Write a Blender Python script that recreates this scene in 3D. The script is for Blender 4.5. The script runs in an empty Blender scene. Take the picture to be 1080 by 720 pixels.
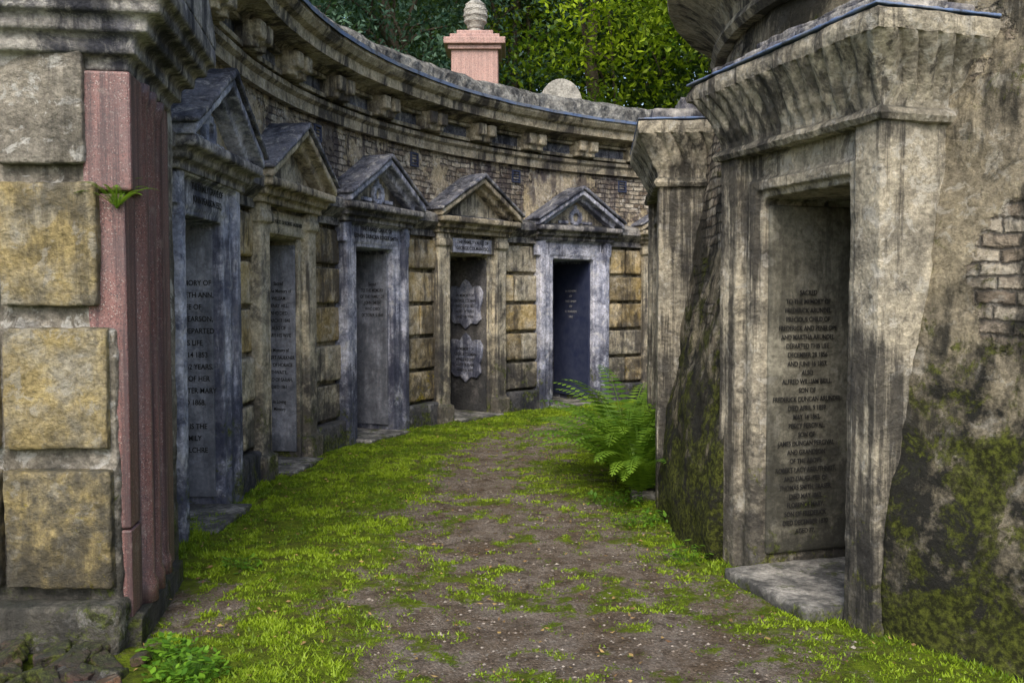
import bpy, bmesh, math, random
from mathutils import Vector, Matrix, noise
random.seed(7)
rad=math.radians
scene=bpy.context.scene
col=scene.collection

# ------------------------------------------------------------------ materials
class NT:
    def __init__(s,name):
        s.m=bpy.data.materials.new(name); s.m.use_nodes=True
        s.t=s.m.node_tree; s.t.nodes.clear()
        s.out=s.n('ShaderNodeOutputMaterial'); s.b=s.n('ShaderNodeBsdfPrincipled')
        s.t.links.new(s.b.outputs[0],s.out.inputs[0])
        s.pos=s.n('ShaderNodeNewGeometry')
    def n(s,ty): return s.t.nodes.new(ty)
    def l(s,a,b): s.t.links.new(a,b)
    def val(s,sock,v):
        if hasattr(v,'is_output') : s.l(v,sock)
        elif isinstance(v,(tuple,list)):
            sock.default_value = (tuple(v)+(1,))[:4] if len(sock.default_value)==4 else tuple(v)
        else: sock.default_value=v
    def noise(s,scale,detail=6,rough=.6,vec=None,mul=None,dist=0):
        n=s.n('ShaderNodeTexNoise'); n.inputs['Scale'].default_value=scale
        n.inputs['Detail'].default_value=detail; n.inputs['Roughness'].default_value=rough
        n.inputs['Distortion'].default_value=dist
        v=vec or s.pos.outputs['Position']
        if mul:
            m=s.n('ShaderNodeVectorMath'); m.operation='MULTIPLY'; s.l(v,m.inputs[0]); m.inputs[1].default_value=mul; v=m.outputs[0]
        s.l(v,n.inputs['Vector']); return n.outputs['Fac']
    def mr(s,v,a,b,c=0,d=1):
        n=s.n('ShaderNodeMapRange'); s.val(n.inputs[0],v)
        for i,x in enumerate((a,b,c,d)): s.val(n.inputs[i+1],x)
        return n.outputs[0]
    def math(s,op,a,b=0):
        n=s.n('ShaderNodeMath'); n.operation=op; s.val(n.inputs[0],a); s.val(n.inputs[1],b); return n.outputs[0]
    def mix(s,f,a,b,mode='MIX'):
        n=s.n('ShaderNodeMixRGB'); n.blend_type=mode; s.val(n.inputs[0],f); s.val(n.inputs[1],a); s.val(n.inputs[2],b); return n.outputs[0]
    def gray(s,v):
        n=s.n('ShaderNodeCombineXYZ')
        for i in range(3): s.l(v,n.inputs[i])
        return n.outputs[0]
    def bump(s,h,strength,dist=.02,prev=None):
        n=s.n('ShaderNodeBump'); n.inputs['Strength'].default_value=strength; n.inputs['Distance'].default_value=dist
        s.l(h,n.inputs['Height'])
        if prev: s.l(prev,n.inputs['Normal'])
        return n.outputs[0]

def stone(name,c1,c2,dark=(.03,.032,.035),dark_amt=.6,moss=.3,mosscol=(.06,.075,.012),spot=(.4,.39,.36),spot_amt=.35,
          scale=2.2,rnd=.3,bump=.6,rough=.9,brick=0.0,topdark=.7,fine=.5,mossh=1.2,streak=(7,7,.9),brick_at=(),basedark=.8,grime=0.0):
    k=NT(name)
    n1=k.noise(scale,8,.68)
    c=k.mix(k.mr(n1,.40,.60),c1,c2)
    oi=k.n('ShaderNodeObjectInfo').outputs['Random']
    c=k.mix(1,c,k.gray(k.mr(oi,0,1,1-rnd,1+rnd)),'MULTIPLY')
    hgt=None
    if brick>0:
        uv=k.n('ShaderNodeTexCoord').outputs['UV']
        wn=k.n('ShaderNodeTexNoise'); wn.inputs['Scale'].default_value=9; wn.inputs['Detail'].default_value=7; wn.inputs['Roughness'].default_value=.75; k.l(k.pos.outputs['Position'],wn.inputs['Vector'])
        ws=k.n('ShaderNodeVectorMath'); ws.operation='SCALE'; k.l(wn.outputs['Color'],ws.inputs[0]); ws.inputs['Scale'].default_value=.055
        wa=k.n('ShaderNodeVectorMath'); wa.operation='ADD'; k.l(uv,wa.inputs[0]); k.l(ws.outputs[0],wa.inputs[1])
        br=k.n('ShaderNodeTexBrick'); k.l(wa.outputs[0],br.inputs['Vector'])
        br.inputs['Scale'].default_value=1; br.inputs['Brick Width'].default_value=.17; br.inputs['Row Height'].default_value=.062
        br.inputs['Mortar Size'].default_value=.012; br.inputs['Mortar Smooth'].default_value=1.0
        br.inputs['Color1'].default_value=(.22,.17,.125,1); br.inputs['Color2'].default_value=(.56,.50,.40,1); br.inputs['Mortar'].default_value=(.13,.12,.105,1)
        mval=k.noise(1.1,9,.7)
        for (p,r) in brick_at:
            d=k.n('ShaderNodeVectorMath'); d.operation='DISTANCE'; k.l(k.pos.outputs['Position'],d.inputs[0]); d.inputs[1].default_value=p
            mval=k.math('ADD',mval,k.math('MAXIMUM',k.mr(d.outputs['Value'],r*.55,r*1.15,.3,0),0))
        bm_=k.mr(mval,.60-brick*.3,.615-brick*.3)
        c=k.mix(bm_,c,br.outputs['Color'])
        inv=k.math('SUBTRACT',1,br.outputs['Fac'])
        hgt=k.math('MULTIPLY',k.math('SUBTRACT',inv,2.0),bm_)
    fn=k.noise(38,7,.7)
    c=k.mix(1,c,k.gray(k.mr(fn,.3,.7,1-fine,1+fine*.7)),'MULTIPLY')
    mid=k.noise(6,7,.7)
    c=k.mix(1,c,k.gray(k.mr(mid,.33,.67,.55,1.4)),'MULTIPLY')
    sp=k.mr(k.noise(9,8,.7,dist=.6),.55,.60,0,spot_amt)
    c=k.mix(sp,c,spot)
    st=k.noise(1,9,.7,mul=streak)
    big=k.noise(1.4,4,.6)
    stm=k.mr(k.math('ADD',st,k.math('MULTIPLY',k.math('SUBTRACT',big,.5),.9)),.50-grime,.62-grime,0,dark_amt)
    c=k.mix(stm,c,dark)
    bl=k.mr(k.noise(3.1,9,.75,dist=.8),.55-grime*.6,.62-grime*.6,0,dark_amt*.75)
    c=k.mix(bl,c,tuple(x*1.4 for x in dark))
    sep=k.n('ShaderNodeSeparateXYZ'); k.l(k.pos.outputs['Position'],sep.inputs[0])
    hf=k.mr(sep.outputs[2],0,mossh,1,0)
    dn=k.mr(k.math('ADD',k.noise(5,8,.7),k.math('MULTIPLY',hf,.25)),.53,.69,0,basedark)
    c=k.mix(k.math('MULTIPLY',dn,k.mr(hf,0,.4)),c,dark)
    if moss>0:
        ms=k.mr(k.math('ADD',k.noise(4.3,10,.8,dist=.4),k.math('MULTIPLY',hf,.16)),.67-moss*.18,.73-moss*.18,0,.85)
        mc=k.mix(k.mr(k.noise(34,6,.7),.44,.62),tuple(x*.4 for x in mosscol),tuple(x*2.2 for x in mosscol))
        c=k.mix(ms,c,mc)
    sn=k.n('ShaderNodeSeparateXYZ'); k.l(k.pos.outputs['True Normal'],sn.inputs[0])
    up=k.mr(sn.outputs[2],.35,.8,0,topdark)
    upn=k.mr(k.noise(6,6,.7),.35,.6,.3,1)
    c=k.mix(k.math('MULTIPLY',up,upn),c,(.035,.04,.032))
    k.l(c,k.b.inputs['Base Color'])
    k.b.inputs['Roughness'].default_value=rough
    k.b.inputs['Specular IOR Level'].default_value=.25
    h=k.math('ADD',k.math('MULTIPLY',k.noise(14,8,.7),1.0),k.math('MULTIPLY',fn,.6))
    if hgt is not None: h=k.math('ADD',h,k.math('MULTIPLY',hgt,.9))
    k.l(k.bump(h,bump,.04),k.b.inputs['Normal'])
    return k.m

def plain(name,c1,c2,scale=10,rough=.8,bump=.2,spec=.3):
    k=NT(name); n=k.noise(scale,6,.65)
    k.l(k.mix(k.mr(n,.35,.65),c1,c2),k.b.inputs['Base Color'])
    k.b.inputs['Roughness'].default_value=rough; k.b.inputs['Specular IOR Level'].default_value=spec
    k.l(k.bump(k.noise(scale*4,6,.7),bump,.01),k.b.inputs['Normal'])
    return k.m

def leafmat(name,c1,c2,trans=.35):
    k=NT(name)
    at=k.n('ShaderNodeAttribute'); at.attribute_name='tint'
    c=k.mix(at.outputs['Fac'],c1,c2)
    k.l(c,k.b.inputs['Base Color']); k.b.inputs['Roughness'].default_value=.55
    k.b.inputs['Specular IOR Level'].default_value=.3
    tr=k.n('ShaderNodeBsdfTranslucent'); k.l(k.mix(.5,c,(.18,.3,.02)),tr.inputs[0])
    mx=k.n('ShaderNodeMixShader'); mx.inputs[0].default_value=trans
    k.l(k.b.outputs[0],mx.inputs[1]); k.l(tr.outputs[0],mx.inputs[2]); k.l(mx.outputs[0],k.out.inputs[0])
    return k.m

M_blue=stone('weathered_blue_grey_stone',(.32,.35,.47),(.52,.53,.61),dark=(.035,.04,.07),dark_amt=.78,moss=.03,spot=(.68,.68,.70),spot_amt=.55,rnd=.12,scale=3,grime=.01)
M_ochre=stone('ochre_sandstone',(.50,.38,.17),(.40,.35,.26),dark=(.04,.036,.034),dark_amt=.8,moss=.08,mosscol=(.22,.17,.02),spot=(.56,.54,.48),rnd=.38,scale=3,grime=.02)
M_grey=stone('grey_sandstone',(.40,.37,.29),(.52,.46,.34),dark=(.034,.033,.037),dark_amt=.82,moss=.06,spot=(.62,.60,.56),rnd=.18,grime=.015,streak=(11,11,.7))
M_dark=stone('sooty_stone',(.15,.15,.175),(.42,.40,.37),dark=(.018,.02,.03),dark_amt=.85,moss=.06,spot=(.60,.58,.55),spot_amt=.55,rnd=.12,topdark=.4,scale=5,grime=.005)
M_roof=stone('slate_grey_roof_stone',(.12,.13,.175),(.24,.245,.28),dark=(.016,.018,.03),dark_amt=.8,moss=.05,spot=(.52,.51,.49),spot_amt=.65,rnd=.15,topdark=.2,scale=5,bump=.9)
M_wall=stone('patched_brick_wall',(.52,.43,.27),(.56,.49,.38),dark=(.05,.042,.056),dark_amt=.72,moss=.03,mosscol=(.20,.17,.02),spot=(.68,.65,.58),spot_amt=.6,brick=.42,rnd=.0,bump=1.0,scale=1.6,grime=.01)
M_corn=stone('upper_cornice_stone',(.36,.31,.22),(.52,.46,.34),dark=(.032,.03,.034),dark_amt=.85,moss=.06,spot=(.60,.57,.50),rnd=.15,topdark=.4,scale=4,grime=.02)
M_parapet=stone('parapet_stone',(.13,.13,.125),(.38,.37,.33),dark=(.025,.025,.028),dark_amt=.75,moss=.25,mosscol=(.06,.065,.015),spot=(.56,.56,.53),rnd=0,bump=1,mossh=5,topdark=.2,streak=(12,12,8),scale=8)
k=NT('lead_flashing')
lc=k.mix(k.mr(k.noise(5,8,.7),.4,.62),(.13,.20,.38),(.20,.22,.26)); lc=k.mix(k.mr(k.noise(11,8,.75),.5,.62,0,.85),lc,(.05,.055,.07))
k.l(lc,k.b.inputs['Base Color']); k.b.inputs['Roughness'].default_value=.6; k.l(k.bump(k.noise(30,6,.7),.4,.01),k.b.inputs['Normal']); M_lead=k.m
M_inner=stone('mossy_render_wall',(.37,.32,.22),(.29,.255,.19),dark=(.02,.02,.017),dark_amt=.86,moss=.56,mosscol=(.055,.064,.008),spot=(.50,.48,.42),spot_amt=.5,brick=.08,rnd=0,bump=1.0,scale=2.4,mossh=2.0,
   brick_at=(((2.02,3.70,1.60),.38),((2.3,3.5,2.6),.35),((1.45,6.1,2.3),.5)),streak=(6,6,.8),basedark=1,grime=.02)
M_egy=stone('tomb_sandstone',(.38,.35,.285),(.50,.45,.35),dark=(.03,.029,.029),dark_amt=.82,moss=.10,mosscol=(.09,.10,.015),spot=(.64,.62,.57),spot_amt=.5,rnd=.05,bump=.9,streak=(15,15,.5),scale=3,grime=.015,mossh=.8)
M_pier=stone('pier_ashlar',(.37,.295,.14),(.29,.265,.205),dark=(.055,.05,.04),dark_amt=.65,moss=.05,mosscol=(.18,.15,.02),spot=(.44,.43,.39),spot_amt=.45,rnd=.14,bump=1,scale=5,grime=.025)
M_pierb=stone('pier_backing',(.27,.245,.20),(.38,.35,.30),dark=(.035,.035,.032),dark_amt=.65,moss=.10,spot=(.60,.59,.56),spot_amt=.75,rnd=.05,bump=1)
M_slab=stone('threshold_slab',(.33,.32,.29),(.46,.44,.40),dark_amt=.4,moss=.2,topdark=.12,rnd=.1,mossh=.1)
M_tab=stone('inscribed_slate',(.20,.215,.26),(.33,.345,.40),dark=(.05,.055,.07),dark_amt=.5,moss=0,spot=(.42,.42,.45),spot_amt=.35,rnd=.12,bump=.25,rough=.7,fine=.3,basedark=.5)
M_slateR=stone('inscribed_panel',(.155,.148,.12),(.22,.21,.17),dark=(.035,.035,.03),dark_amt=.6,moss=.04,spot=(.30,.295,.27),spot_amt=.3,rnd=0,bump=.4)
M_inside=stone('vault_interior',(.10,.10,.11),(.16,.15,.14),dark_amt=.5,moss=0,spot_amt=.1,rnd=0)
M_iron=plain('dark_blue_iron_door',(.02,.028,.07),(.045,.055,.10),8,.5,.2,.5)
M_let=plain('pale_lettering',(.40,.40,.40),(.28,.28,.28),30,.8,.1)
M_letd=plain('dark_lettering',(.012,.012,.013),(.025,.025,.025),30,.8,.1)
M_brick=stone('rubble_brick',(.30,.12,.06),(.36,.24,.14),dark_amt=.6,moss=.2,rnd=.4,bump=1)

def granite(name,c1,c2,st=.8):
    k=NT(name)
    v=k.n('ShaderNodeTexVoronoi'); v.inputs['Scale'].default_value=230; k.l(k.pos.outputs['Position'],v.inputs['Vector'])
    sp=k.n('ShaderNodeSeparateColor'); k.l(v.outputs['Color'],sp.inputs[0])
    c=k.mix(sp.outputs[0],c1,c2)
    c=k.mix(k.mr(sp.outputs[1],.82,.84),c,(.08,.05,.05))
    c=k.mix(k.mr(sp.outputs[2],.93,.95),c,(.40,.33,.31))
    c=k.mix(k.mr(k.noise(4,9,.75),.45,.62,0,st*.7),c,(.14,.10,.105))
    c=k.mix(k.mr(k.noise(1,9,.72,mul=(22,22,.5)),.45,.60,0,st),c,(.05,.032,.038))
    c=k.mix(k.mr(k.noise(7,9,.75),.57,.66,0,.45),c,(.32,.25,.23))
    k.l(c,k.b.inputs['Base Color']); k.b.inputs['Roughness'].default_value=.5
    k.l(k.bump(k.noise(40,6,.7),.25,.01),k.b.inputs['Normal'])
    return k.m
M_gran=granite('pink_granite',(.18,.078,.074),(.26,.14,.13),.85)
M_gran2=granite('pale_pink_granite',(.42,.22,.19),(.56,.36,.31),.35)

# ------------------------------------------------------------------ mesh helpers
TEX=bpy.data.textures.new('wear','CLOUDS'); TEX.noise_scale=.07; TEX.noise_depth=4
TEX2=bpy.data.textures.new('wear_big','CLOUDS'); TEX2.noise_scale=.35; TEX2.noise_depth=3
def empty(name,loc=(0,0,0),rz=0):
    e=bpy.data.objects.new(name,None); e.location=loc; e.rotation_euler=(0,0,rz); e.empty_display_size=.2
    col.objects.link(e); return e
def addobj(name,me,mat,parent=None,smooth=False):
    if mat is not None: me.materials.append(mat)
    o=bpy.data.objects.new(name,me); col.objects.link(o)
    if parent: o.parent=parent
    if smooth:
        for p in me.polygons: p.use_smooth=True
    return o
class B:
    def __init__(s): s.bm=bmesh.new()
    def box(s,x0,x1,y0,y1,z0,z1):
        v=[s.bm.verts.new(p) for p in ((x0,y0,z0),(x1,y0,z0),(x1,y1,z0),(x0,y1,z0),(x0,y0,z1),(x1,y0,z1),(x1,y1,z1),(x0,y1,z1))]
        for f in ((3,2,1,0),(4,5,6,7),(0,1,5,4),(1,2,6,5),(2,3,7,6),(3,0,4,7)): s.bm.faces.new([v[i] for i in f])
        return s
    def prism(s,poly,y0,y1):
        a=[s.bm.verts.new((x,y0,z)) for x,z in poly]; b=[s.bm.verts.new((x,y1,z)) for x,z in poly]
        s.bm.faces.new(a); s.bm.faces.new(b[::-1]); n=len(a)
        for i in range(n): s.bm.faces.new((a[i],b[i],b[(i+1)%n],a[(i+1)%n]))
        return s
    def lathe(s,x,y,prof,seg=20):
        rings=[]
        for r,z in prof:
            rings.append([s.bm.verts.new((x+r*math.cos(2*math.pi*i/seg),y+r*math.sin(2*math.pi*i/seg),z)) for i in range(seg)])
        for a,b in zip(rings,rings[1:]):
            for i in range(seg): s.bm.faces.new((a[i],a[(i+1)%seg],b[(i+1)%seg],b[i]))
        s.bm.faces.new(rings[0][::-1]); s.bm.faces.new(rings[-1])
        return s
    def done(s,name,mat,parent=None,bevel=.008,voxel=0,disp=.006,big=0,smooth=False,it=2):
        bmesh.ops.recalc_face_normals(s.bm,faces=s.bm.faces[:])
        me=bpy.data.meshes.new(name); s.bm.to_mesh(me); s.bm.free()
        o=addobj(name,me,mat,parent,smooth)
        if voxel:
            r=o.modifiers.new('r','REMESH'); r.mode='VOXEL'; r.voxel_size=voxel; r.use_smooth_shade=True
            sm=o.modifiers.new('s','SMOOTH'); sm.factor=.5; sm.iterations=it
            if big:
                d=o.modifiers.new('d2','DISPLACE'); d.texture=TEX2; d.texture_coords='GLOBAL'; d.strength=big; d.mid_level=.5
            d=o.modifiers.new('d','DISPLACE'); d.texture=TEX; d.texture_coords='GLOBAL'; d.strength=disp; d.mid_level=.5
        elif bevel:
            b=o.modifiers.new('b','BEVEL'); b.width=bevel; b.segments=2; b.limit_method='ANGLE'; b.angle_limit=rad(35)
        return o

OC=(5.26,7.15); OR=7.4; IC=(5.15,6.3)
def outer_pt(th,r):
    t=rad(th)
    if th>=0: return (OC[0]-r*math.cos(t),OC[1]+r*math.sin(t))
    return (OC[0]-r,OC[1]+OR*t)
def inner_pt(th,r):
    t=rad(th); return (IC[0]-r*math.cos(t),IC[1]+r*math.sin(t))
def densify(prof,closed,mx):
    out=[]; n=len(prof)
    for i in range(n if closed else n-1):
        a=prof[i]; b=prof[(i+1)%n]; L=math.dist(a,b); k=max(1,int(math.ceil(L/mx)))
        for j in range(k): out.append((a[0]+(b[0]-a[0])*j/k,a[1]+(b[1]-a[1])*j/k))
    if not closed: out.append(prof[-1])
    return out
def sweep(name,prof,th0,th1,step,fn,mat,parent,closed=True,amp=0,mx=10,R=7.4,smooth=False,nscale=3):
    bm=bmesh.new(); uvl=bm.loops.layers.uv.new('UVMap')
    prof=densify(prof,closed,mx); n=max(1,int(round((th1-th0)/step))); m=len(prof)
    grid=[]; uv={}
    for i in range(n+1):
        th=th0+(th1-th0)*i/n; row=[]
        for (r,z) in prof:
            rr=r
            if amp:
                x,y=fn(th,r); q=Vector((x,y,z))
                rr+=amp*(noise.noise(q*nscale)+.5*noise.noise(q*nscale*3.1)+.25*noise.noise(q*nscale*8))
                z2=z+(amp*.6*noise.noise(q*4+Vector((9,9,9))) if z>.05 else 0)
            else: z2=z
            x,y=fn(th,rr); v=bm.verts.new((x,y,z2)); uv[v]=(rad(th)*R,z); row.append(v)
        grid.append(row)
    for i in range(n):
        for j in range(m if closed else m-1):
            k=(j+1)%m
            f=bm.faces.new((grid[i][j],grid[i+1][j],grid[i+1][k],grid[i][k]))
            for lp in f.loops: lp[uvl].uv=uv[lp.vert]
    if closed:
        for row in (grid[0][::-1],grid[-1]):
            f=bm.faces.new(row)
            for lp in f.loops: lp[uvl].uv=(lp.vert.co.x+lp.vert.co.y,lp.vert.co.z)
    bmesh.ops.recalc_face_normals(bm,faces=bm.faces[:])
    me=bpy.data.meshes.new(name); bm.to_mesh(me); bm.free()
    return addobj(name,me,mat,parent,smooth)

FRONT=Matrix(((1,0,0),(0,0,-1),(0,1,0)))
FARL=Matrix(((0,0,-1),(-1,0,0),(0,1,0)))
FARR=Matrix(((0,0,1),(1,0,0),(0,1,0)))
def text(body,loc,size,rot,mat,parent,name='inscription',align='CENTER',sx=1,space=1.25,bold=.012):
    cu=bpy.data.curves.new(name,'FONT'); cu.body=body; cu.size=size; cu.align_x=align; cu.align_y='TOP'
    cu.space_line=space; cu.extrude=.0008; cu.offset=size*bold
    cu.materials.append(mat)
    o=bpy.data.objects.new(name,cu); col.objects.link(o); o.parent=parent
    m=rot.to_4x4(); m.translation=Vector(loc); o.matrix_local=m@Matrix.Diagonal((sx,1,1,1))
    return o

# ------------------------------------------------------------------ outer ring wall
W=empty('curved_vault_wall')
SP=14.8
bays=[(-7.0,'A')]+[(8.2+SP*i,'BABA'[i%4] if i<4 else 'B') for i in range(8)]
edges=[]
for i,(t,_) in enumerate(bays): edges.append((t-4.65,t+4.65))
starts=[(-20,edges[0][0])]+[(edges[i][1],edges[i+1][0]) for i in range(len(edges)-1)]+[(edges[-1][1],edges[-1][1]+6)]
for i,(a,b) in enumerate(starts):
    sweep('lower_wall',[(7.4,0),(7.4,2.3),(8.1,2.3),(8.1,0)],a-.2,b+.2,.6,outer_pt,M_grey,W,amp=.01,mx=.12)
END=edges[-1][1]+6
sweep('upper_wall',[(7.4,2.28),(7.4,3.3),(8.1,3.3),(8.1,2.28)],-22,END,.5,outer_pt,M_wall,W,amp=.016,mx=.06,smooth=True)
sweep('string_cornice',[(7.46,2.20),(7.31,2.20),(7.31,2.27),(7.27,2.30),(7.20,2.36),(7.19,2.44),(7.24,2.47),(7.46,2.53)],-20,END,.6,outer_pt,M_dark,W,amp=.006,mx=.06)
sweep('architrave',[(7.5,3.20),(7.34,3.20),(7.34,3.29),(7.30,3.32),(7.30,3.36),(7.36,3.38),(7.36,3.62),(7.5,3.62)],-22,END,.6,outer_pt,M_corn,W,amp=.006,mx=.07)
sweep('corona',[(7.5,3.60),(7.29,3.60),(7.24,3.64),(7.06,3.655),(7.05,3.745),(7.0,3.77),(6.96,3.82),(6.96,3.855),(7.3,3.90),(7.5,3.90)],-22,END,.5,outer_pt,M_corn,W,amp=.008,mx=.07)
sweep('lead_cover',[(6.945,3.862),(6.935,3.85),(6.93,3.885),(7.29,3.935),(7.29,3.91)],-22,END,.6,outer_pt,M_lead,W,amp=.006)
sweep('parapet',[(7.27,3.85),(7.27,4.12),(7.33,4.18),(7.75,4.2),(7.75,3.6),(7.5,3.6)],-22,END,.4,outer_pt,M_parapet,W,amp=.045,mx=.06)
th=-20
while th<END-2:
    x,y=outer_pt(th,OR); rz=math.pi/2-(rad(th) if th>0 else 0)
    b=B(); b.box(-.17,.17,-.16,.02,3.40,3.60); b.box(-.16,-.03,-.25,-.1,3.46,3.60); b.box(.03,.16,-.25,-.1,3.46,3.60)
    b.box(-.13,-.06,-.2,-.1,3.40,3.46); b.box(.06,.13,-.2,-.1,3.40,3.46)
    o=b.done('bracket',M_corn,W,0,.014,.012,it=1); o.location=(x,y,0); o.rotation_euler=(0,0,rz)
    th2=th+SP/4; x,y=outer_pt(th2,OR); rz=math.pi/2-(rad(th2) if th2>0 else 0)
    b=B(); b.box(-.29,.29,-.11,.0,3.385,3.425); b.box(-.29,.29,-.12,.0,3.555,3.59)
    o=b.done('frieze_panel',M_corn,W,.004); o.location=(x,y,0); o.rotation_euler=(0,0,rz)
    b=B(); b.box(-.28,.28,-.05,.0,3.425,3.555)
    o=b.done('frieze_recess_shade',M_roof,W,.003); o.location=(x,y,0); o.rotation_euler=(0,0,rz)  # dark panel between the strips: shade of a deeper slot painted as colour
    th+=SP/2
for i,(a,b_) in enumerate(starts):
    if i==0: mid=-13.6; wid=.45
    else: mid=(a+b_)/2; wid=rad(b_-a)*OR*.96
    if i==len(starts)-1: wid=.6
    x,y=outer_pt(mid,OR); rz=math.pi/2-(rad(mid) if mid>0 else 0)
    g=empty('pier_blocks',(x,y,0),rz); g.parent=W
    B().box(-wid/2-.01,wid/2+.01,-.13,.05,-.05,.27).done('plinth',M_dark,g,0,.025,.012,.02)
    z=.30; r=0
    while z<2.1:
        h=.375
        if (r+i)%2==0: segs=[(-wid/2,wid/2)]
        else:
            c=random.uniform(-.08,.08); segs=[(-wid/2,c-.012),(c+.012,wid/2)]
        for s0,s1 in segs:
            B().box(s0,s1,-.05-random.uniform(0,.035),.04,z,z+h-.035).done('ashlar_block',random.choice([M_ochre,M_ochre,M_grey]),g,0,.017,.016,.016,it=1)
        z+=h+.005; r+=1
    if i>0:
        v=B(); v.box(-.075,.075,-.02,.05,2.98,3.0); v.box(-.075,.075,-.02,.05,3.12,3.14); v.box(-.075,-.055,-.02,.05,3.0,3.12); v.box(.055,.075,-.02,.05,3.0,3.12)
        for q in range(3): v.box(-.055,.055,-.012,.05,3.018+q*.035,3.03+q*.035)
        v.done('air_vent',M_iron,g,.002)

inscr={1:"IN MEMORY OF\nELIZABETH ANN,\nWIFE OF\nJOHN PEARSON,\nWHO DEPARTED\nTHIS LIFE\nMAY 14 1853\nAGED 62 YEARS.\nALSO OF HER\nDAUGHTER MARY\nDIED 1868.\n\nTHIS IS THE\nFAMILY\nSEPULCHRE",
2:"Sacred\nto the Memory of\nWILLIAM\nHENRY HILL,\nWHO DIED\nMARCH 7 1848\nALSO OF\nMARY HIS WIFE\n\nIn Memory of\nROBERT FAULKNER\nLIFE OF HORACE\nTHWAITE.\nALSO OF SARAH,\nDIED 1861\n\nIn Loving\nMemory",
3:"Sacred\nTO THE MEMORY\nOF THE FAMILY OF\nJOHN SMITH\nWHO DIED\nOCTOBER 5 1849"}
def vault(i,th,style):
    x,y=outer_pt(th,OR)
    rz=math.pi/2-(rad(th) if th>0 else 0)
    e=empty('family_vault_tomb',(x,y,0),rz)
    hw=.62; body=M_blue if style=='A' else M_grey
    vx=.018
    b=B(); b.box(-hw,-.36,-.09,.9,-.05,2.33); b.box(.36,hw,-.09,.9,-.05,2.33); b.box(-.365,.365,-.09,.9,2.0,2.33)
    b.done('doorway_wall',body,e,0,vx,.008,.008)
    b=B(); b.box(-.36,.36,.82,.9,-.05,2.0); b.done('vault_back',M_inside,e,.004)
    B().box(-.355,.355,.77,.80,.05,1.95).done('vault_door',M_iron,e,.01)
    d=B()
    for q in (-.17,.17):
        for z0,z1 in ((.2,.85),(1.0,1.8)): d.box(q-.12,q+.12,.755,.775,z0,z1)
    d.done('door_panels',M_iron,e,.01)
    B().box(-.40,.40,-.30,.78,-.03,.045).done('threshold',M_slab,e,0,.02,.01,.01)
    if style=='A':
        b=B()
        for s in (-1,1):
            def bx(a,c,y0,z0,z1): b.box(min(s*a,s*c),max(s*a,s*c),y0,-.06,z0,z1)
            bx(.365,.44,-.125,0,2.06); bx(.44,.53,-.145,0,2.10); bx(.53,.62,-.18,0,2.26)
            bx(.54,.66,-.17,2.05,2.24)
        b.box(-.45,.45,-.125,-.06,2.005,2.06); b.box(-.62,.62,-.18,-.06,2.235,2.30)
        b.box(-.5,.5,-.14,-.06,2.06,2.24)
        b.done('door_architrave',M_blue,e,0,.012,.008,it=1)
    else:
        b=B()
        for s in (-1,1):
            def bx(a,c,y0,z0,z1): b.box(min(s*a,s*c),max(s*a,s*c),y0,-.06,z0,z1)
            bx(.44,.64,-.16,0,2.12); bx(.42,.66,-.19,2.10,2.18); bx(.41,.67,-.20,0,.22); bx(.44,.66,-.17,2.18,2.26)
        b.box(-.44,.44,-.12,-.06,2.02,2.22)
        b.done('pilasters',M_grey,e,0,.014,.011,it=1)
    Wd=.75; pr=.32
    b=B(); b.box(-.69,.69,-.20,.05,2.25,2.31); b.box(-.72,.72,-.25,.05,2.31,2.375); b.box(-Wd,Wd,-pr,.05,2.37,2.44)
    b.done('pediment_cornice',M_dark if style=='A' else M_corn,e,0,.014,.012,it=1)
    b=B(); b.prism([(-.7,2.42),(.7,2.42),(0,2.84)],-.14,.05); b.done('tympanum',M_grey,e,.004)
    b=B()
    for s in (-1,1):
        b.prism([(s*(Wd+.01),2.43),(s*(Wd+.01),2.50),(0,2.93),(0,2.86)],-pr-.01,.06)
        b.prism([(s*.70,2.43),(s*.63,2.43),(0,2.80),(0,2.87)],-pr+.07,.05)
    b.done('raking_cornice',M_corn if style=='B' else M_blue,e,0,.014,.012,it=1)
    b=B()
    for s in (-1,1):
        b.prism([(s*(Wd+.035),2.495),(s*(Wd+.035),2.53),(0,2.985),(0,2.935)],-pr-.035,.08)
    b.done('pediment_roof',M_roof,e,0,.014,.016,.016,it=1)
    if i in (0,2,4):
        b=B()
        for q in range(10):
            a=q*math.pi/5; cx,cz=.085*math.cos(a),2.57+.085*math.sin(a)
            b.box(cx-.028,cx+.028,-.18,-.12,cz-.028,cz+.028)
        b.box(-.3,-.13,-.17,-.12,2.48,2.52); b.box(.13,.3,-.17,-.12,2.48,2.52); b.box(-.02,.02,-.17,-.12,2.66,2.74)
        b.done('wreath_relief',M_blue,e,0,.012,.01)
    if i<=4:
        B().box(.335,.37,-.06,.70,.10 if i!=3 else .05,1.96).done('memorial_tablet',M_tab if i<3 else (M_inside if i==3 else M_iron),e,.004)
    if i==0: text(inscr[1],(.333,.10,1.62),.052,FARL,M_letd,e,sx=.85,space=1.6)
    if i==1: text(inscr[2],(.333,.09,1.64),.046,FARL,M_letd,e,sx=.72,space=1.45)
    if i==2: text(inscr[3],(.333,.12,1.66),.05,FARL,M_letd,e,sx=.72,space=1.35)
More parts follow.
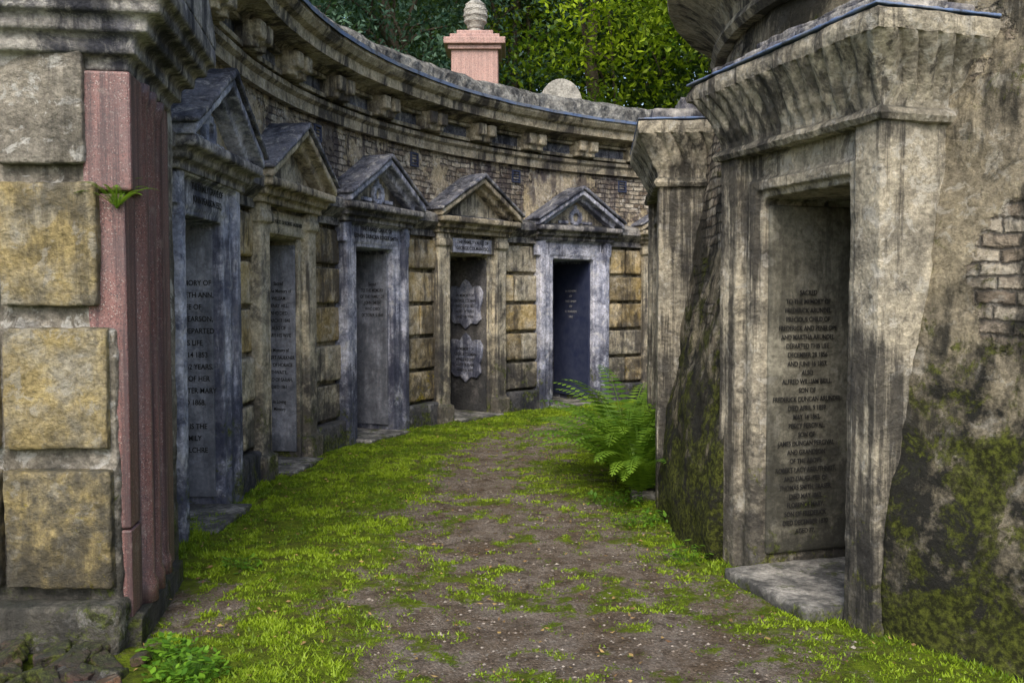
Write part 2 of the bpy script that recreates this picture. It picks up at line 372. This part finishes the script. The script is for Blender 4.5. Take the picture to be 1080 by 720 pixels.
    if i==3:
        for z0 in (1.10,.42):
            b=B(); Pp=[(-.20,0),(-.27,.06),(-.25,.16),(-.29,.27),(-.30,.38),(-.25,.45),(-.17,.45),(-.11,.43),(-.05,.50),(0,.53),(.05,.50),(.11,.43),(.17,.45),(.25,.45),(.30,.38),(.29,.27),(.25,.16),(.27,.06),(.2,0),(.1,.01),(0,-.06),(-.1,.01)]
            b.prism([(p[0]*.93,p[1]*1.08) for p in Pp],0,.03); o=b.done('shield_tablet',M_blue,e,.006)
            o.matrix_local=Matrix(((0,1,0,.306),(-1,0,0,.25),(0,0,1,z0+.05),(0,0,0,1)))
            text("IN MEMORY OF\nGEORGE COLMAN\nWHO DIED 1857\nAGED 74 YEARS\nAND HIS WIFE",(.303,.25,z0+.44),.05,FARL,M_letd,e,sx=.85,space=1.35)
    if i==4: text("IN MEMORY\nOF\nTHE FAMILY\nOF\nH. WARDEN\n1862",(.333,.32,1.6),.045,FARL,M_let,e,space=1.6,bold=0)
    if i==0: text("THE FAMILY GRAVE OF\nJOHN PEARSON ESQ.",(0,-.148,2.22),.062,FRONT,M_letd,e)
    if i==2: text("THE FAMILY GRAVE OF\nEDWIN DUNCAN ROGER SMITH",(0,-.148,2.225),.06,FRONT,M_letd,e)
    if i==3:
        B().box(-.36,.36,-.14,-.1,2.03,2.20).done('name_panel',M_blue,e,.004)
        text("THE FAMILY VAULT OF\nGEORGE COLMAN ESQ.",(0,-.143,2.185),.058,FRONT,M_letd,e)
    if i==1: text("THE VAULT OF ROBERT FAULKNER",(0,-.130,2.15),.045,FRONT,M_letd,e)
    return e
for i,(t,s) in enumerate(bays): vault(i,t,s)

# ------------------------------------------------------------------ granite tomb + end pier (left foreground)
G=empty('pink_granite_tomb',(-1.697,4.46,0),math.atan2(.989,-.151))
b=B(); b.box(-.445,-.27,0,.16,.12,.50); b.box(-.443,-.272,.003,.16,.508,1.935); b.box(.30,.445,.0,.3,.12,2.45); b.box(-.2,.445,0.02,.3,2.2,2.45)
b.done('granite_jambs',M_gran,G,.008)
b=B()
for cx,r in ((-.19,.075),(-.02,.07),(.22,.055)): b.lathe(cx,.04,[(r+.015,.12),(r+.015,.2),(r,.24),(r,2.35),(r+.01,2.38),(r+.015,2.44)],28)
b.done('granite_columns',M_gran,G,0,smooth=True)
B().box(-.465,-.245,-.03,.165,1.945,2.44).done('granite_capital',M_gran,G,.012)
B().box(-.25,.40,.13,.9,.0,2.45).done('tomb_core',M_gran,G,.01)
B().box(-.46,.47,-.04,.5,-.05,.13).done('tomb_plinth',M_pierb,G,0,.02,.012,.02)
b=B(); b.box(-.50,.52,-.06,.6,2.50,2.58); b.box(-.54,.56,-.12,.6,2.58,2.65); b.box(-.58,.60,-.18,.6,2.65,2.71); b.box(-.60,.62,-.22,.6,2.71,2.81); b.box(-.45,.45,-.02,.6,2.44,2.51)
b.done('tomb_entablature',M_dark,G,0,.014,.008)
b=B(); b.prism([(-.60,2.80),(.62,2.80),(.62,2.86),(.0,3.32),(-.60,2.86)],-.22,.6); b.done('tomb_pediment',M_dark,G,.01)

P=empty('stone_end_pier')
B().box(-3.2,-1.775,4.0,5.0,-.05,2.72).done('pier_core',M_pierb,P,0,.02,.012,.02)
zz=[(.27,.77),(.86,1.37),(1.46,1.975),(2.05,2.59)]
for k,(z0,z1) in enumerate(zz):
    xr=[-1.69,-1.70,-1.735,-1.775][k]
    for xa,xb in ((-2.135,xr),(-2.62,-2.165),(-3.15,-2.65)):
        B().box(xa,xb,3.945+random.uniform(-.008,.008),4.05,z0,z1).done('rusticated_block',M_pier if k<3 else M_pierb,P,0,.0105,.016,.012,it=1)
B().box(-1.80,-1.67,3.99,4.12,0,1.37).done('pier_return',M_pierb,P,0,.014,.02,.03)
B().box(-3.2,-1.64,3.88,4.1,-.05,.21).done('pier_plinth',M_pierb,P,0,.014,.025,.03)
b=B(); b.box(-3.2,-1.74,3.94,5.0,2.72,2.78); b.box(-3.2,-1.70,3.90,5.0,2.78,2.86); b.box(-3.2,-1.66,3.84,5.0,2.86,2.95); b.box(-3.2,-1.62,3.78,5.0,2.95,3.1); b.box(-3.2,-1.7,3.85,5.0,3.1,3.9)
b.done('pier_cornice',M_dark,P,0,.018,.01,.012)
B().box(-14,-3.2,4.1,4.8,-.05,3.7).done('retaining_wall',M_grey,P,.02)
rb=empty('brick_rubble')
for k in range(48):
    x=random.uniform(-2.2,-1.5); y=random.uniform(3.5,3.9)-(x+2)*.05
    s=(random.uniform(.025,.07),random.uniform(.02,.05),random.uniform(.015,.035))
    o=B().box(-s[0],s[0],-s[1],s[1],-s[2],s[2]).done('brick_piece',random.choice([M_brick,M_brick,M_pierb]),rb,0,.008,.015)
    o.location=(x,y,.01+.04*random.random()*(1 if y>3.7 else .4)); o.rotation_euler=(random.uniform(-.4,.4),random.uniform(-.4,.4),random.uniform(0,3))

# ------------------------------------------------------------------ inner mound wall + egyptian tombs
I=empty('mound_retaining_wall')
prof=[(3.0,-.05),(4.13,-.05),(4.12,.3),(4.06,.8),(3.97,1.3),(3.88,1.8),(3.82,2.4),(3.70,3.0),(3.64,3.3),(3.0,3.3)]
segs=[(-100,-31.6),(-13.6,4.6),(22.6,48),(66,95),(113,150)]
for a,b_ in segs:
    sweep('battered_wall',prof,a,b_,.5,inner_pt,M_inner,I,amp=.034,mx=.04,R=4,smooth=True)
sweep('wall_over_tombs',[(3.0,2.5),(3.79,2.5),(3.70,3.0),(3.64,3.3),(3.0,3.3)],-100,150,1,inner_pt,M_inner,I,amp=.025,mx=.08,R=4,smooth=True)
sweep('mound_cornice',[(3.2,3.18),(3.74,3.18),(3.77,3.22),(3.75,3.27),(3.70,3.30),(3.71,3.38),(3.76,3.46),(3.86,3.54),(3.98,3.60),(4.08,3.63),(4.09,3.75),(3.9,3.80),(3.85,4.15),(3.2,4.2)],-100,150,.8,inner_pt,M_corn,I,amp=.012,mx=.05,R=4)

def egy(th_loc,rz,detail=True):
    e=empty('egyptian_style_tomb',(th_loc[0],th_loc[1],0),rz)
    hw=.665; D=1.1; a,c=-.32,.425
    vx=.012
    b=B(); b.box(-hw,a,0,D,-.05,2.3); b.box(c,hw,0,D,-.05,2.3); b.box(a-.01,c+.01,0,D,2.02,2.3)
    b.box(-hw-.012,-.50,-.05,.3,-.05,2.29); b.box(.50,hw+.012,-.05,.3,-.05,2.29)
    b.box(a-.11,a-.03,-.028,.1,-.05,2.12); b.box(c+.015,c+.055,-.028,.1,-.05,2.12)
    b.box(a-.11,c+.055,-.028,.1,2.06,2.12)
    b.done('tomb_front',M_egy,e,0,vx,.012,.016,it=1)
    B().box(a-.02,c+.02,.98,1.1,-.05,2.05).done('tomb_back',M_inside,e,.004)
    B().box(a,c,-.22,1.0,-.03,.055).done('threshold_slab',M_slab,e,0,.016,.012,.015)
    B().box(a-.02,a+.022,.035,.80,.10,1.99).done('memorial_tablet',M_slateR,e,0,.014,.005)
    bm=bmesh.new(); rows=[]
    lv=[(0.0,2.255),(.025,2.26),(.04,2.285),(.025,2.31),(.005,2.325)]
    for q in range(1,11):
        t=q/10; lv.append((.0+.12*(1-math.cos(t*math.pi/2))**1.1,2.325+.28*t))
    lv+=[(.145,2.61),(.15,2.635),(.15,2.66),(.145,2.69)]
    per=[]
    st=.01
    n1=int(D/st); n2=int(2*hw/st)
    for q in range(n1): per.append((-hw,D-D*q/n1,(-1,0),q*st))
    for q in range(n2+1): per.append((-hw+2*hw*q/n2,0,(0,-1),q*st))
    for q in range(1,n1+1): per.append((hw,D*q/n1,(1,0),q*st))
    for li,(o_,z) in enumerate(lv):
        row=[]; flute=(5<=li<15)
        for (x,y,nn,s) in per:
            X=x*(hw+.012+o_)/hw; Y=-.05+(y*(D+.05+o_)/D)-o_
            if flute:
                f=.034*abs(math.sin(s*math.pi/.085))**.7*min(1,(li-4)/3)
                X+=nn[0]*f; Y+=nn[1]*f
            q=Vector((X+e.location.x,Y+e.location.y,z))
            d=.010*noise.noise(q*5)+.005*noise.noise(q*17)+.003*noise.noise(q*45)
            chip=max(0,noise.noise(q*3.4+Vector((4,2,1)))-.25)*.14 if o_>.10 else 0
            X+=nn[0]*(d-chip); Y+=nn[1]*(d-chip)
            row.append(bm.verts.new((X,Y,z+.006*noise.noise(q*9))))
        rows.append(row)
    for r0,r1 in zip(rows,rows[1:]):
        for q in range(len(per)-1): bm.faces.new((r0[q],r0[q+1],r1[q+1],r1[q]))
    bm.faces.new(rows[-1]); bm.faces.new(rows[0][::-1])
    bmesh.ops.recalc_face_normals(bm,faces=bm.faces[:])
    me=bpy.data.meshes.new('cavetto_cornice'); bm.to_mesh(me); bm.free()
    addobj('cavetto_cornice',me,M_egy,e)
    b=B(); b.box(-hw-.155,hw+.155,-.205,D,2.70,2.715); b.done('lead_cap',M_lead,e,0,.010,.014)
    b=B(); b.box(-hw-.05,hw+.05,-.10,D,2.71,2.79); b.box(-hw+.1,hw-.1,.1,D,2.79,2.9); b.done('capping_stone',M_dark,e,0,.02,.02,.03)
    return e
E1=egy((1.435,4.775),math.atan2(-.954,.30))
T="SACRED\nTO THE MEMORY OF\nFREDERICK ARUNDEL\nPRECIOUS CHILD OF\nFREDERICK AND PENELOPE\nAND MARTHA ARUNDEL\nDEPARTED THIS LIFE\nDECEMBER 28 1856\nAND JUNE 16 1857.\nALSO\nALFRED WILLIAM BRILL.\nSON OF\nFREDERICK DUNCAN ARUNDEL\nDIED APRIL 9 1859\nMAY 14 1862.\nPERCY PERCIVAL,\nSON OF\nJAMES DUNCAN PERCIVAL\nAND GRANDSON\nOF THE ABOVE.\nROBERT LACY ARBUTHNOT,\nAND DAUGHTER OF\nTHOMAS SMITH, FRASER.\nDIED MAY 1863.\nFLORENCE MARY,\nSON OF FREDERICK\nDIED DECEMBER 1870\nAGED 77."
text(T,(-.290,.27,1.54),.037,FARR,M_letd,E1,sx=.80,space=1.30,bold=.014)
E2=egy((1.13,7.28),math.atan2(-.996,-.09))
for t in (57,104):
    x,y=inner_pt(t,4.15); egy((x,y),rad(-90-t))

bm=bmesh.new(); vs=[]
for i in range(12):
    r=3.7*i/11+.01; vs.append([bm.verts.new((IC[0]+r*math.cos(a*math.pi/24),IC[1]+r*math.sin(a*math.pi/24),4.15+.5*(1-(r/3.7)**2)+.05*noise.noise(Vector((r,a,0))))) for a in range(48)])
for i in range(11):
    for a in range(48):
        bm.faces.new((vs[i][a],vs[i+1][a],vs[i+1][(a+1)%48],vs[i][(a+1)%48]))
bmesh.ops.recalc_face_normals(bm,faces=bm.faces[:])
M_grassground=plain('rough_grass',(.03,.055,.012),(.06,.09,.02),3,.95,.6)
me=bpy.data.meshes.new('mound'); bm.to_mesh(me); bm.free(); addobj('mound',me,M_grassground)

# ------------------------------------------------------------------ ground
def fbm(x,y,s,seed=0):
    return noise.fractal(Vector((x*s,y*s,seed)),.7,2.1,5)
def sm(a,b,x):
    t=max(0,min(1,(x-a)/(b-a))); return t*t*(3-2*t)
def gmask(x,y):
    s=(OC[0]-x) if y<OC[1] else math.hypot(x-OC[0],y-OC[1])
    eL=6.04+max(0,(y-8))*.13; eR=3.93+max(0,(min(y,9)-3.7))*.22+max(0,y-9)*.1
    n=fbm(x,y,1.6); n2=fbm(x,y,6.5,3)
    left=sm(-.55,.35,s-eL+n*.38+n2*.26)
    left*=1-.85*sm(.45,.1,math.hypot((x+1.5)*1.2,(y-4.45)*.8)+n2*.3)
    right=sm(-.60,.30,eR-s+n*.45+n2*.26)
    mid=.74*sm(-.12,.50,n2*.9+n*.7+.06)
    return max(left,right*.90,mid), left, right
x0,x1,y0,y1,st=-2.4,5.5,1.5,15.5,.04
nx=int((x1-x0)/st); ny=int((y1-y0)/st)
verts=[];masks=[]
for j in range(ny+1):
    y=y0+j*st
    for i in range(nx+1):
        x=x0+i*st; m,l,r=gmask(x,y)
        z=.02*fbm(x,y,1.2,9)+.009*fbm(x,y,7,5)+.012*l
        verts.append((x,y,z)); masks.append(m)
faces=[(j*(nx+1)+i,j*(nx+1)+i+1,(j+1)*(nx+1)+i+1,(j+1)*(nx+1)+i) for j in range(ny) for i in range(nx)]
me=bpy.data.meshes.new('path'); me.from_pydata(verts,[],faces)
at=me.attributes.new('grassmask','FLOAT','POINT'); at.data.foreach_set('value',masks)
k=NT('earth_and_turf')
a=k.n('ShaderNodeAttribute'); a.attribute_name='grassmask'
g=k.mix(k.mr(k.noise(3.5,8,.7),.4,.62),(.16,.12,.082),(.28,.24,.20))
v=k.n('ShaderNodeTexVoronoi'); v.inputs['Scale'].default_value=110; k.l(k.pos.outputs['Position'],v.inputs['Vector'])
sc=k.n('ShaderNodeSeparateColor'); k.l(v.outputs['Color'],sc.inputs[0])
g=k.mix(1,g,k.gray(k.mr(sc.outputs[0],0,1,.65,1.35)),'MULTIPLY')
g=k.mix(k.mr(sc.outputs[1],.95,.97,0,.6),g,(.42,.40,.36))
g=k.mix(k.mr(k.noise(9,9,.8),.49,.62,0,.8),g,(.06,.042,.028))
tf=k.mix(k.mr(k.noise(11,8,.75),.38,.62),(.06,.08,.008),(.18,.25,.015))
tf=k.mix(k.mr(k.noise(4,9,.8),.53,.66,0,.85),tf,(.10,.072,.033))
mm=k.mr(k.math('ADD',a.outputs['Fac'],k.math('MULTIPLY',k.math('SUBTRACT',k.noise(26,8,.8),.5),2.4)),.42,.70)
c=k.mix(mm,g,tf)
k.l(c,k.b.inputs['Base Color']); k.b.inputs['Roughness'].default_value=.95; k.b.inputs['Specular IOR Level'].default_value=.15
hh=k.math('ADD',k.math('MULTIPLY',v.outputs['Distance'],-.5),k.math('MULTIPLY',k.noise(30,9,.8),1.6))
k.l(k.bump(hh,1,.025),k.b.inputs['Normal'])
addobj('path',me,k.m,smooth=True)
M_grass=leafmat('grass_blades',(.075,.14,.006),(.28,.40,.02),.3)
def tris_mesh(name,V,F,T,mat):
    me=bpy.data.meshes.new(name); me.from_pydata(V,[],F)
    a=me.attributes.new('tint','FLOAT','FACE'); a.data.foreach_set('value',T)
    return me
V=[];F=[];T=[]
tries=0
while len(F)<190000 and tries<950000:
    tries+=1
    y=2.9+11.5*(random.random()**1.35); x=random.uniform(-2.15,3.4)
    dI=math.hypot(x-IC[0],y-IC[1])
    if dI<4.05 or math.hypot(x-OC[0],y-OC[1])>7.5 or x<-2.12: continue
    if x<-1.6 and y<4.95: continue
    m,l,r=gmask(x,y)
    n3=fbm(x,y,9,21); n5=fbm(x,y,3.2,33)
    p=l if l>m*.95 else m*.7
    p=p*(.42+1.1*n3+.5*n5)
    if random.random()>p: continue
    nn=fbm(x,y,2.5,7)
    h=random.uniform(.005,.018)*(1+.6*nn)*(1 if l>.5 else .7)
    if (l>.6 and (x<-1.85 or random.random()<.015)) or dI<4.2: h*=2.2
    a=random.uniform(0,6.283); w=.0026+.0006*y; dx,dy=math.cos(a)*w,math.sin(a)*w
    lx,ly=random.uniform(-1.1,1.1)*h,random.uniform(-1.1,1.1)*h
    z=.02*fbm(x,y,1.2,9)+.009*fbm(x,y,7,5)+.012*l-.003; b0=len(V)
    V+= [(x-dx,y-dy,z),(x+dx,y+dy,z),(x+lx,y+ly,z+h+.004)]
    F.append((b0,b0+1,b0+2)); T.append(max(0,min(1,.42+.9*nn+.5*n3+random.uniform(-.38,.38))))
addobj('grass',tris_mesh('grass',V,F,T,M_grass),M_grass)
V=[];F=[];T=[]
for k_ in range(7000):
    y=2.8+10*random.random()**1.4; x=random.uniform(-1.4,1.8)
    if math.hypot(x-IC[0],y-IC[1])<4.2: continue
    m,l,r=gmask(x,y)
    if random.random()<m: continue
    s=random.uniform(.003,.009)*(1.8 if random.random()<.04 else 1); b0=len(V); z=.02*fbm(x,y,1.2,9)+.002
    for (a,bq,cq) in ((1,0,0),(0,1,0),(-1,0,0),(0,-1,0),(0,0,.7)): V.append((x+a*s*random.uniform(.7,1.3),y+bq*s*random.uniform(.7,1.3),z+cq*s))
    r_=random.random()**2
    for q in range(4): F.append((b0+q,b0+(q+1)%4,b0+4)); T.append(r_)
def tintmat(name,c1,c2,rough=.9):
    k=NT(name); at=k.n('ShaderNodeAttribute'); at.attribute_name='tint'
    k.l(k.mix(at.outputs['Fac'],c1,c2),k.b.inputs['Base Color']); k.b.inputs['Roughness'].default_value=rough; return k.m
addobj('gravel',tris_mesh('gravel',V,F,T,None),tintmat('pebbles',(.11,.085,.065),(.36,.32,.27)))
V=[];F=[];T=[]
for k_ in range(1300):
    y=2.8+9*random.random(); x=random.uniform(-2,1.8)
    if math.hypot(x-IC[0],y-IC[1])<4.15: continue
    s=random.uniform(.006,.018); a=random.uniform(0,6.28); b0=len(V); z=.02*fbm(x,y,1.2,9)+.02
    for q,(u,v_) in enumerate(((1,0),(0,.5),(-1,0),(0,-.5))):
        V.append((x+s*(u*math.cos(a)-v_*math.sin(a)),y+s*(u*math.sin(a)+v_*math.cos(a)),z+random.uniform(-.006,.008)))
    F.append((b0,b0+1,b0+2,b0+3)); T.append(random.random())
addobj('fallen_leaves',tris_mesh('fallen_leaves',V,F,T,None),tintmat('dead_leaf',(.10,.05,.022),(.34,.24,.08)))

bm=bmesh.new(); vs=[bm.verts.new(p) for p in ((-150,-150,-.06),(150,-150,-.06),(150,150,-.06),(-150,150,-.06))]; bm.faces.new(vs)
me=bpy.data.meshes.new('ground'); bm.to_mesh(me); bm.free(); addobj('ground',me,M_grassground)
tb=bmesh.new(); rows=[]
for th in range(-24,141,3):
    row=[]
    for r in (7.6,9,11,14,20,30,50,90):
        if th<0: x,y=OC[0]-r,OC[1]+rad(th)*OR
        else: x,y=outer_pt(th,r)
        z=3.75+.15*noise.noise(Vector((x*.5,y*.5,0)))+max(0,r-12)*.06
        row.append(tb.verts.new((x,y,z)))
    rows.append(row)
for a,b_ in zip(rows,rows[1:]):
    for q in range(len(a)-1): tb.faces.new((a[q],b_[q],b_[q+1],a[q+1]))
bmesh.ops.recalc_face_normals(tb,faces=tb.faces[:])
me=bpy.data.meshes.new('terrace_hill'); tb.to_mesh(me); tb.free(); addobj('terrace_hill',me,M_grassground,smooth=True)

# ------------------------------------------------------------------ monuments above
mo=empty('pink_monument_with_finial',(-.57,15,0))
B().box(-.36,.36,-.36,.36,3.6,5.28).done('pedestal',M_gran2,mo,.02)
b=B(); b.box(-.41,.41,-.41,.41,5.26,5.33); b.box(-.47,.47,-.47,.47,5.33,5.43); b.box(-.38,.38,-.38,.38,5.43,5.50); b.box(-.28,.28,-.28,.28,5.5,5.58); b.done('pedestal_cap',M_gran2,mo,.012)
bm=bmesh.new(); rows=[]
pf=[(.08,5.56),(.14,5.6),(.10,5.66),(.13,5.70),(.17,5.78),(.185,5.88),(.17,5.98),(.13,6.06),(.07,6.11),(.01,6.14)]
pf=densify(pf,False,.02)
for r,z in pf:
    rows.append([bm.verts.new(((r+.02*max(0,math.sin(z*70))*math.fabs(math.sin(a*math.pi/32*8+z*35)))*math.cos(a*math.pi/16),(r+.02*max(0,math.sin(z*70))*math.fabs(math.sin(a*math.pi/32*8+z*35)))*math.sin(a*math.pi/16),z)) for a in range(32)])
for a,b_ in zip(rows,rows[1:]):
    for q in range(32): bm.faces.new((a[q],a[(q+1)%32],b_[(q+1)%32],b_[q]))
me=bpy.data.meshes.new('pine_cone_finial'); bm.to_mesh(me); bm.free(); addobj('pine_cone_finial',me,M_slab,mo)
hs=B(); pts=[(-.32,3.6),(.32,3.6)]+[(.32*math.cos(a*math.pi/14),4.42+.36*math.sin(a*math.pi/14)) for a in range(15)]
hs.prism(pts,-.06,.06); o=hs.done('rounded_headstone',M_slab,None,.01); o.location=(.74,14.5,0); o.rotation_euler=(0,0,.15)

# ------------------------------------------------------------------ trees
def tree_mesh(name,H,cr,cz0,nclump,per,leaf,seed,leafm,barkm,drop=0):
    rnd=random.Random(seed); bm=bmesh.new()
    def limb(p0,p1,r0,r1,seg=8):
        d=(p1-p0).normalized(); u=d.orthogonal().normalized(); w=d.cross(u)
        R0=[bm.verts.new(p0+(u*math.cos(a*6.283/seg)+w*math.sin(a*6.283/seg))*r0) for a in range(seg)]
        R1=[bm.verts.new(p1+(u*math.cos(a*6.283/seg)+w*math.sin(a*6.283/seg))*r1) for a in range(seg)]
        for a in range(seg): bm.faces.new((R0[a],R0[(a+1)%seg],R1[(a+1)%seg],R1[a]))
    pts=[Vector((0,0,-.3))]
    for i in range(1,6): pts.append(Vector((rnd.uniform(-.25,.25)*i*.4,rnd.uniform(-.25,.25)*i*.4,H*.85*i/5)))
    for i in range(5): limb(pts[i],pts[i+1],.26*(1-i*.18),.26*(1-(i+1)*.18))
    cl=[]
    for i in range(nclump):
        while True:
            p=Vector((rnd.uniform(-1,1),rnd.uniform(-1,1),rnd.uniform(-1,1)))
            if .35<p.length<1: break
        p=Vector((p.x*cr,p.y*cr,cz0+(H-cz0)*(p.z*.5+.5)))
        cl.append(p)
        if i%5==0:
            s=pts[2+rnd.randrange(4)]; midp=(s+p)/2+Vector((0,0,.2)); limb(s,midp,.07,.045,5); limb(midp,p,.045,.015,5)
    nb=len(bm.faces)
    me=bpy.data.meshes.new(name); bm.to_mesh(me); bm.free()
    V=[v.co.copy() for v in me.vertices]; F=[tuple(p.vertices) for p in me.polygons]; T=[0.0]*len(F)
    for p in cl:
        ct=rnd.uniform(0,.9)**1.4; cs=rnd.uniform(.35,.7)
        for q in range(per):
            d=Vector((rnd.gauss(0,cs),rnd.gauss(0,cs),rnd.gauss(0,cs*.55)))
            c=p+d; n=Vector((rnd.gauss(0,1),rnd.gauss(0,1),rnd.gauss(.9,.8))).normalized(); u=n.orthogonal().normalized()
            u=(Matrix.Rotation(rnd.uniform(0,6.28),3,n)@u); w=n.cross(u); s=leaf*rnd.uniform(.6,1.3)
            if drop: u=(u+Vector((0,0,-drop))).normalized()
            b0=len(V); V+= [c-u*s,c+w*s*.42,c+u*s,c-w*s*.42]; F.append((b0,b0+1,b0+2,b0+3)); T.append(max(0,min(1,ct+rnd.uniform(-.2,.25))))
    m2=bpy.data.meshes.new(name); m2.from_pydata(V,[],F)
    a=m2.attributes.new('tint','FLOAT','FACE'); a.data.foreach_set('value',T)
    m2.materials.append(barkm); m2.materials.append(leafm)
    mi=[0]*nb+[1]*(len(F)-nb); m2.polygons.foreach_set('material_index',mi)
    return m2
M_bark=plain('bark',(.05,.04,.03),(.09,.075,.055),6,.95,.8)
L_bright=leafmat('bright_leaves',(.03,.08,.005),(.38,.52,.015),.4)
L_dark=leafmat('dark_leaves',(.012,.036,.008),(.07,.14,.016),.25)
L_blue=leafmat('blue_green_leaves',(.015,.05,.036),(.13,.23,.15),.25)
tA=tree_mesh('deciduous_tree',9,3.0,1.0,95,130,.09,1,L_bright,M_bark)
tB=tree_mesh('dark_tree',11,3.6,.8,110,110,.12,2,L_dark,M_bark)
tC=tree_mesh('yew_tree',8,2.6,.5,95,170,.07,3,L_blue,M_bark,.5)
def put(me,name,x,y,z,s,r):
    o=bpy.data.objects.new(name,me); col.objects.link(o); o.location=(x,y,z); o.scale=(s,s,s); o.rotation_euler=(0,0,r)
for (me,n,x,y,s) in ((tC,'yew_tree',-2.6,21,1.0),(tC,'yew_tree',-5.0,19,1.0),(tC,'yew_tree',.0,23,.95),(tA,'deciduous_tree',1.9,22.0,.9),(tA,'deciduous_tree',4.6,20,.85),
    (tA,'deciduous_tree',7.5,21.5,1.0),(tB,'dark_tree',1.5,27,1.1),(tB,'dark_tree',-2.5,28,1.1),(tB,'dark_tree',6,28,1.15),(tB,'dark_tree',-8,24,1.1),(tC,'yew_tree',-9.5,15,1),(tB,'dark_tree',-12,10,1.1),(tB,'dark_tree',11,26,1.1),(tA,'deciduous_tree',12.5,18,1)):
    put(me,n,x,y,3.9+max(0,(y-18)*.05),s,random.uniform(0,6))
bt=empty('background_trees')
for i in range(26):
    a=rad(-60+i*7.0); r=36+random.uniform(-3,4)
    o=bpy.data.objects.new('crown',tB); col.objects.link(o); o.parent=bt
    o.location=(4+r*math.sin(a),4+r*math.cos(a),4.3); s=random.uniform(1.25,1.7); o.scale=(s*1.15,s*1.15,s); o.rotation_euler=(0,0,random.uniform(0,6))

# ------------------------------------------------------------------ ferns, weeds
M_fern=leafmat('fern_fronds',(.06,.15,.012),(.24,.40,.035),.4)
def fern(name,loc,n,L,seed,parent=None,up=1.0):
    rnd=random.Random(seed); V=[];F=[];T=[]
    for i in range(n):
        az=i*2.399+rnd.uniform(-.3,.3); el=rnd.uniform(.8,1.45)*up; l=L*rnd.uniform(.7,1.1)
        p=Vector((0,0,0)); N_=26; t0=rnd.uniform(.05,.8)
        for j in range(N_):
            t=j/N_; e=el-1.35*t*t-.15*t
            d=Vector((math.cos(az)*math.cos(e),math.sin(az)*math.cos(e),math.sin(e))); q=p+d*(l/N_)
            side=Vector((-math.sin(az),math.cos(az),0))
            b0=len(V); w=.004; V+=[p-side*w,p+side*w,q+side*w,q-side*w]; F.append((b0,b0+1,b0+2,b0+3)); T.append(t0)
            if t>.12:
                ll=l*.17*math.sin(min(1,(t-.05)*1.6+.25)*math.pi*.5)*(1-t)**.6
                for s in (-1,1):
                    tip=p+side*s*ll+d*ll*.35-Vector((0,0,ll*.25)); wd=d*(l/N_*.36)
                    m1=p+(tip-p)*.45
                    b0=len(V); V+=[p,m1-wd,tip,m1+wd]; F.append((b0,b0+1,b0+2,b0+3)); T.append(max(0,min(1,t0+rnd.uniform(-.2,.3))))
            p=q
    o=addobj(name,tris_mesh(name,V,F,T,None),M_fern,parent); o.location=loc; return o
fern('fern',(.95,7.0,.0),54,1.0,5)
fern('fern',(.93,7.6,.0),48,1.15,6)
fern('fern',(1.0,8.4,.0),30,.9,8)
fern('fern',(-1.66,4.0,1.87),12,.20,9)
M_weed=leafmat('weed_leaves',(.05,.14,.01),(.16,.32,.02),.3)
def weed(name,loc,n,R_,seed):
    rnd=random.Random(seed); V=[];F=[];T=[]
    for i in range(n):
        a=rnd.uniform(0,6.28); r=R_*math.sqrt(rnd.random()); h=rnd.uniform(.02,.13)*(1-r/R_*.5)
        c=Vector((r*math.cos(a),r*math.sin(a),h)); u=Vector((rnd.gauss(0,1),rnd.gauss(0,1),rnd.gauss(0,.35))).normalized(); w=u.cross(Vector((0,0,1))).normalized(); s=rnd.uniform(.010,.024)
        b0=len(V); V+=[c-u*s,c-u*s*.2+w*s*.55,c+u*s*.5+w*s*.4,c+u*s,c+u*s*.5-w*s*.4,c-u*s*.2-w*s*.55]; F.append(tuple(range(b0,b0+6))); T.append(rnd.random())
        b0=len(V); V+=[Vector((c.x*.6,c.y*.6,0)),Vector((c.x*.6+.003,c.y*.6,0)),c]; F.append((b0,b0+1,b0+2)); T.append(.2)
    o=addobj(name,tris_mesh(name,V,F,T,None),M_weed); o.location=loc
weed('weed_clump',(-1.28,3.66,0),260,.16,1)
weed('weed_clump',(-1.42,3.85,0),120,.12,2)
weed('weed_clump',(-1.5,5.15,0),60,.12,3)
weed('weed_clump',(1.0,5.35,0),60,.14,5)
weed('weed_clump',(.85,6.2,0),110,.2,6)
weed('weed_clump',(.75,6.8,0),140,.22,7)

# ------------------------------------------------------------------ light, camera
w=bpy.data.worlds.new('World'); scene.world=w; w.use_nodes=True
nt=w.node_tree; bg=nt.nodes['Background']; sky=nt.nodes.new('ShaderNodeTexSky'); sky.sky_type='NISHITA'; sky.sun_disc=False
SE=rad(46); SAZ=rad(188)
sky.sun_elevation=SE; sky.sun_rotation=SAZ; sky.dust_density=3; sky.air_density=1.2
nt.links.new(sky.outputs[0],bg.inputs[0]); bg.inputs[1].default_value=.26
sd=Vector((math.sin(SAZ)*math.cos(SE),math.cos(SAZ)*math.cos(SE),math.sin(SE)))
su=bpy.data.lights.new('sun','SUN'); su.energy=2.6; su.angle=rad(24); su.color=(1,.93,.82)
so=bpy.data.objects.new('sun',su); col.objects.link(so); so.rotation_euler=(-sd).to_track_quat('-Z','Y').to_euler()
cam=bpy.data.cameras.new('camera'); co=bpy.data.objects.new('camera',cam); col.objects.link(co)
cam.sensor_width=36; cam.lens=33.3; cam.clip_end=500; cam.clip_start=.05
co.location=(0,0,1.5); co.rotation_euler=(rad(90-2.7),0,0)
scene.camera=co
scene.view_settings.view_transform='Standard'; scene.view_settings.look='None'; scene.view_settings.exposure=0
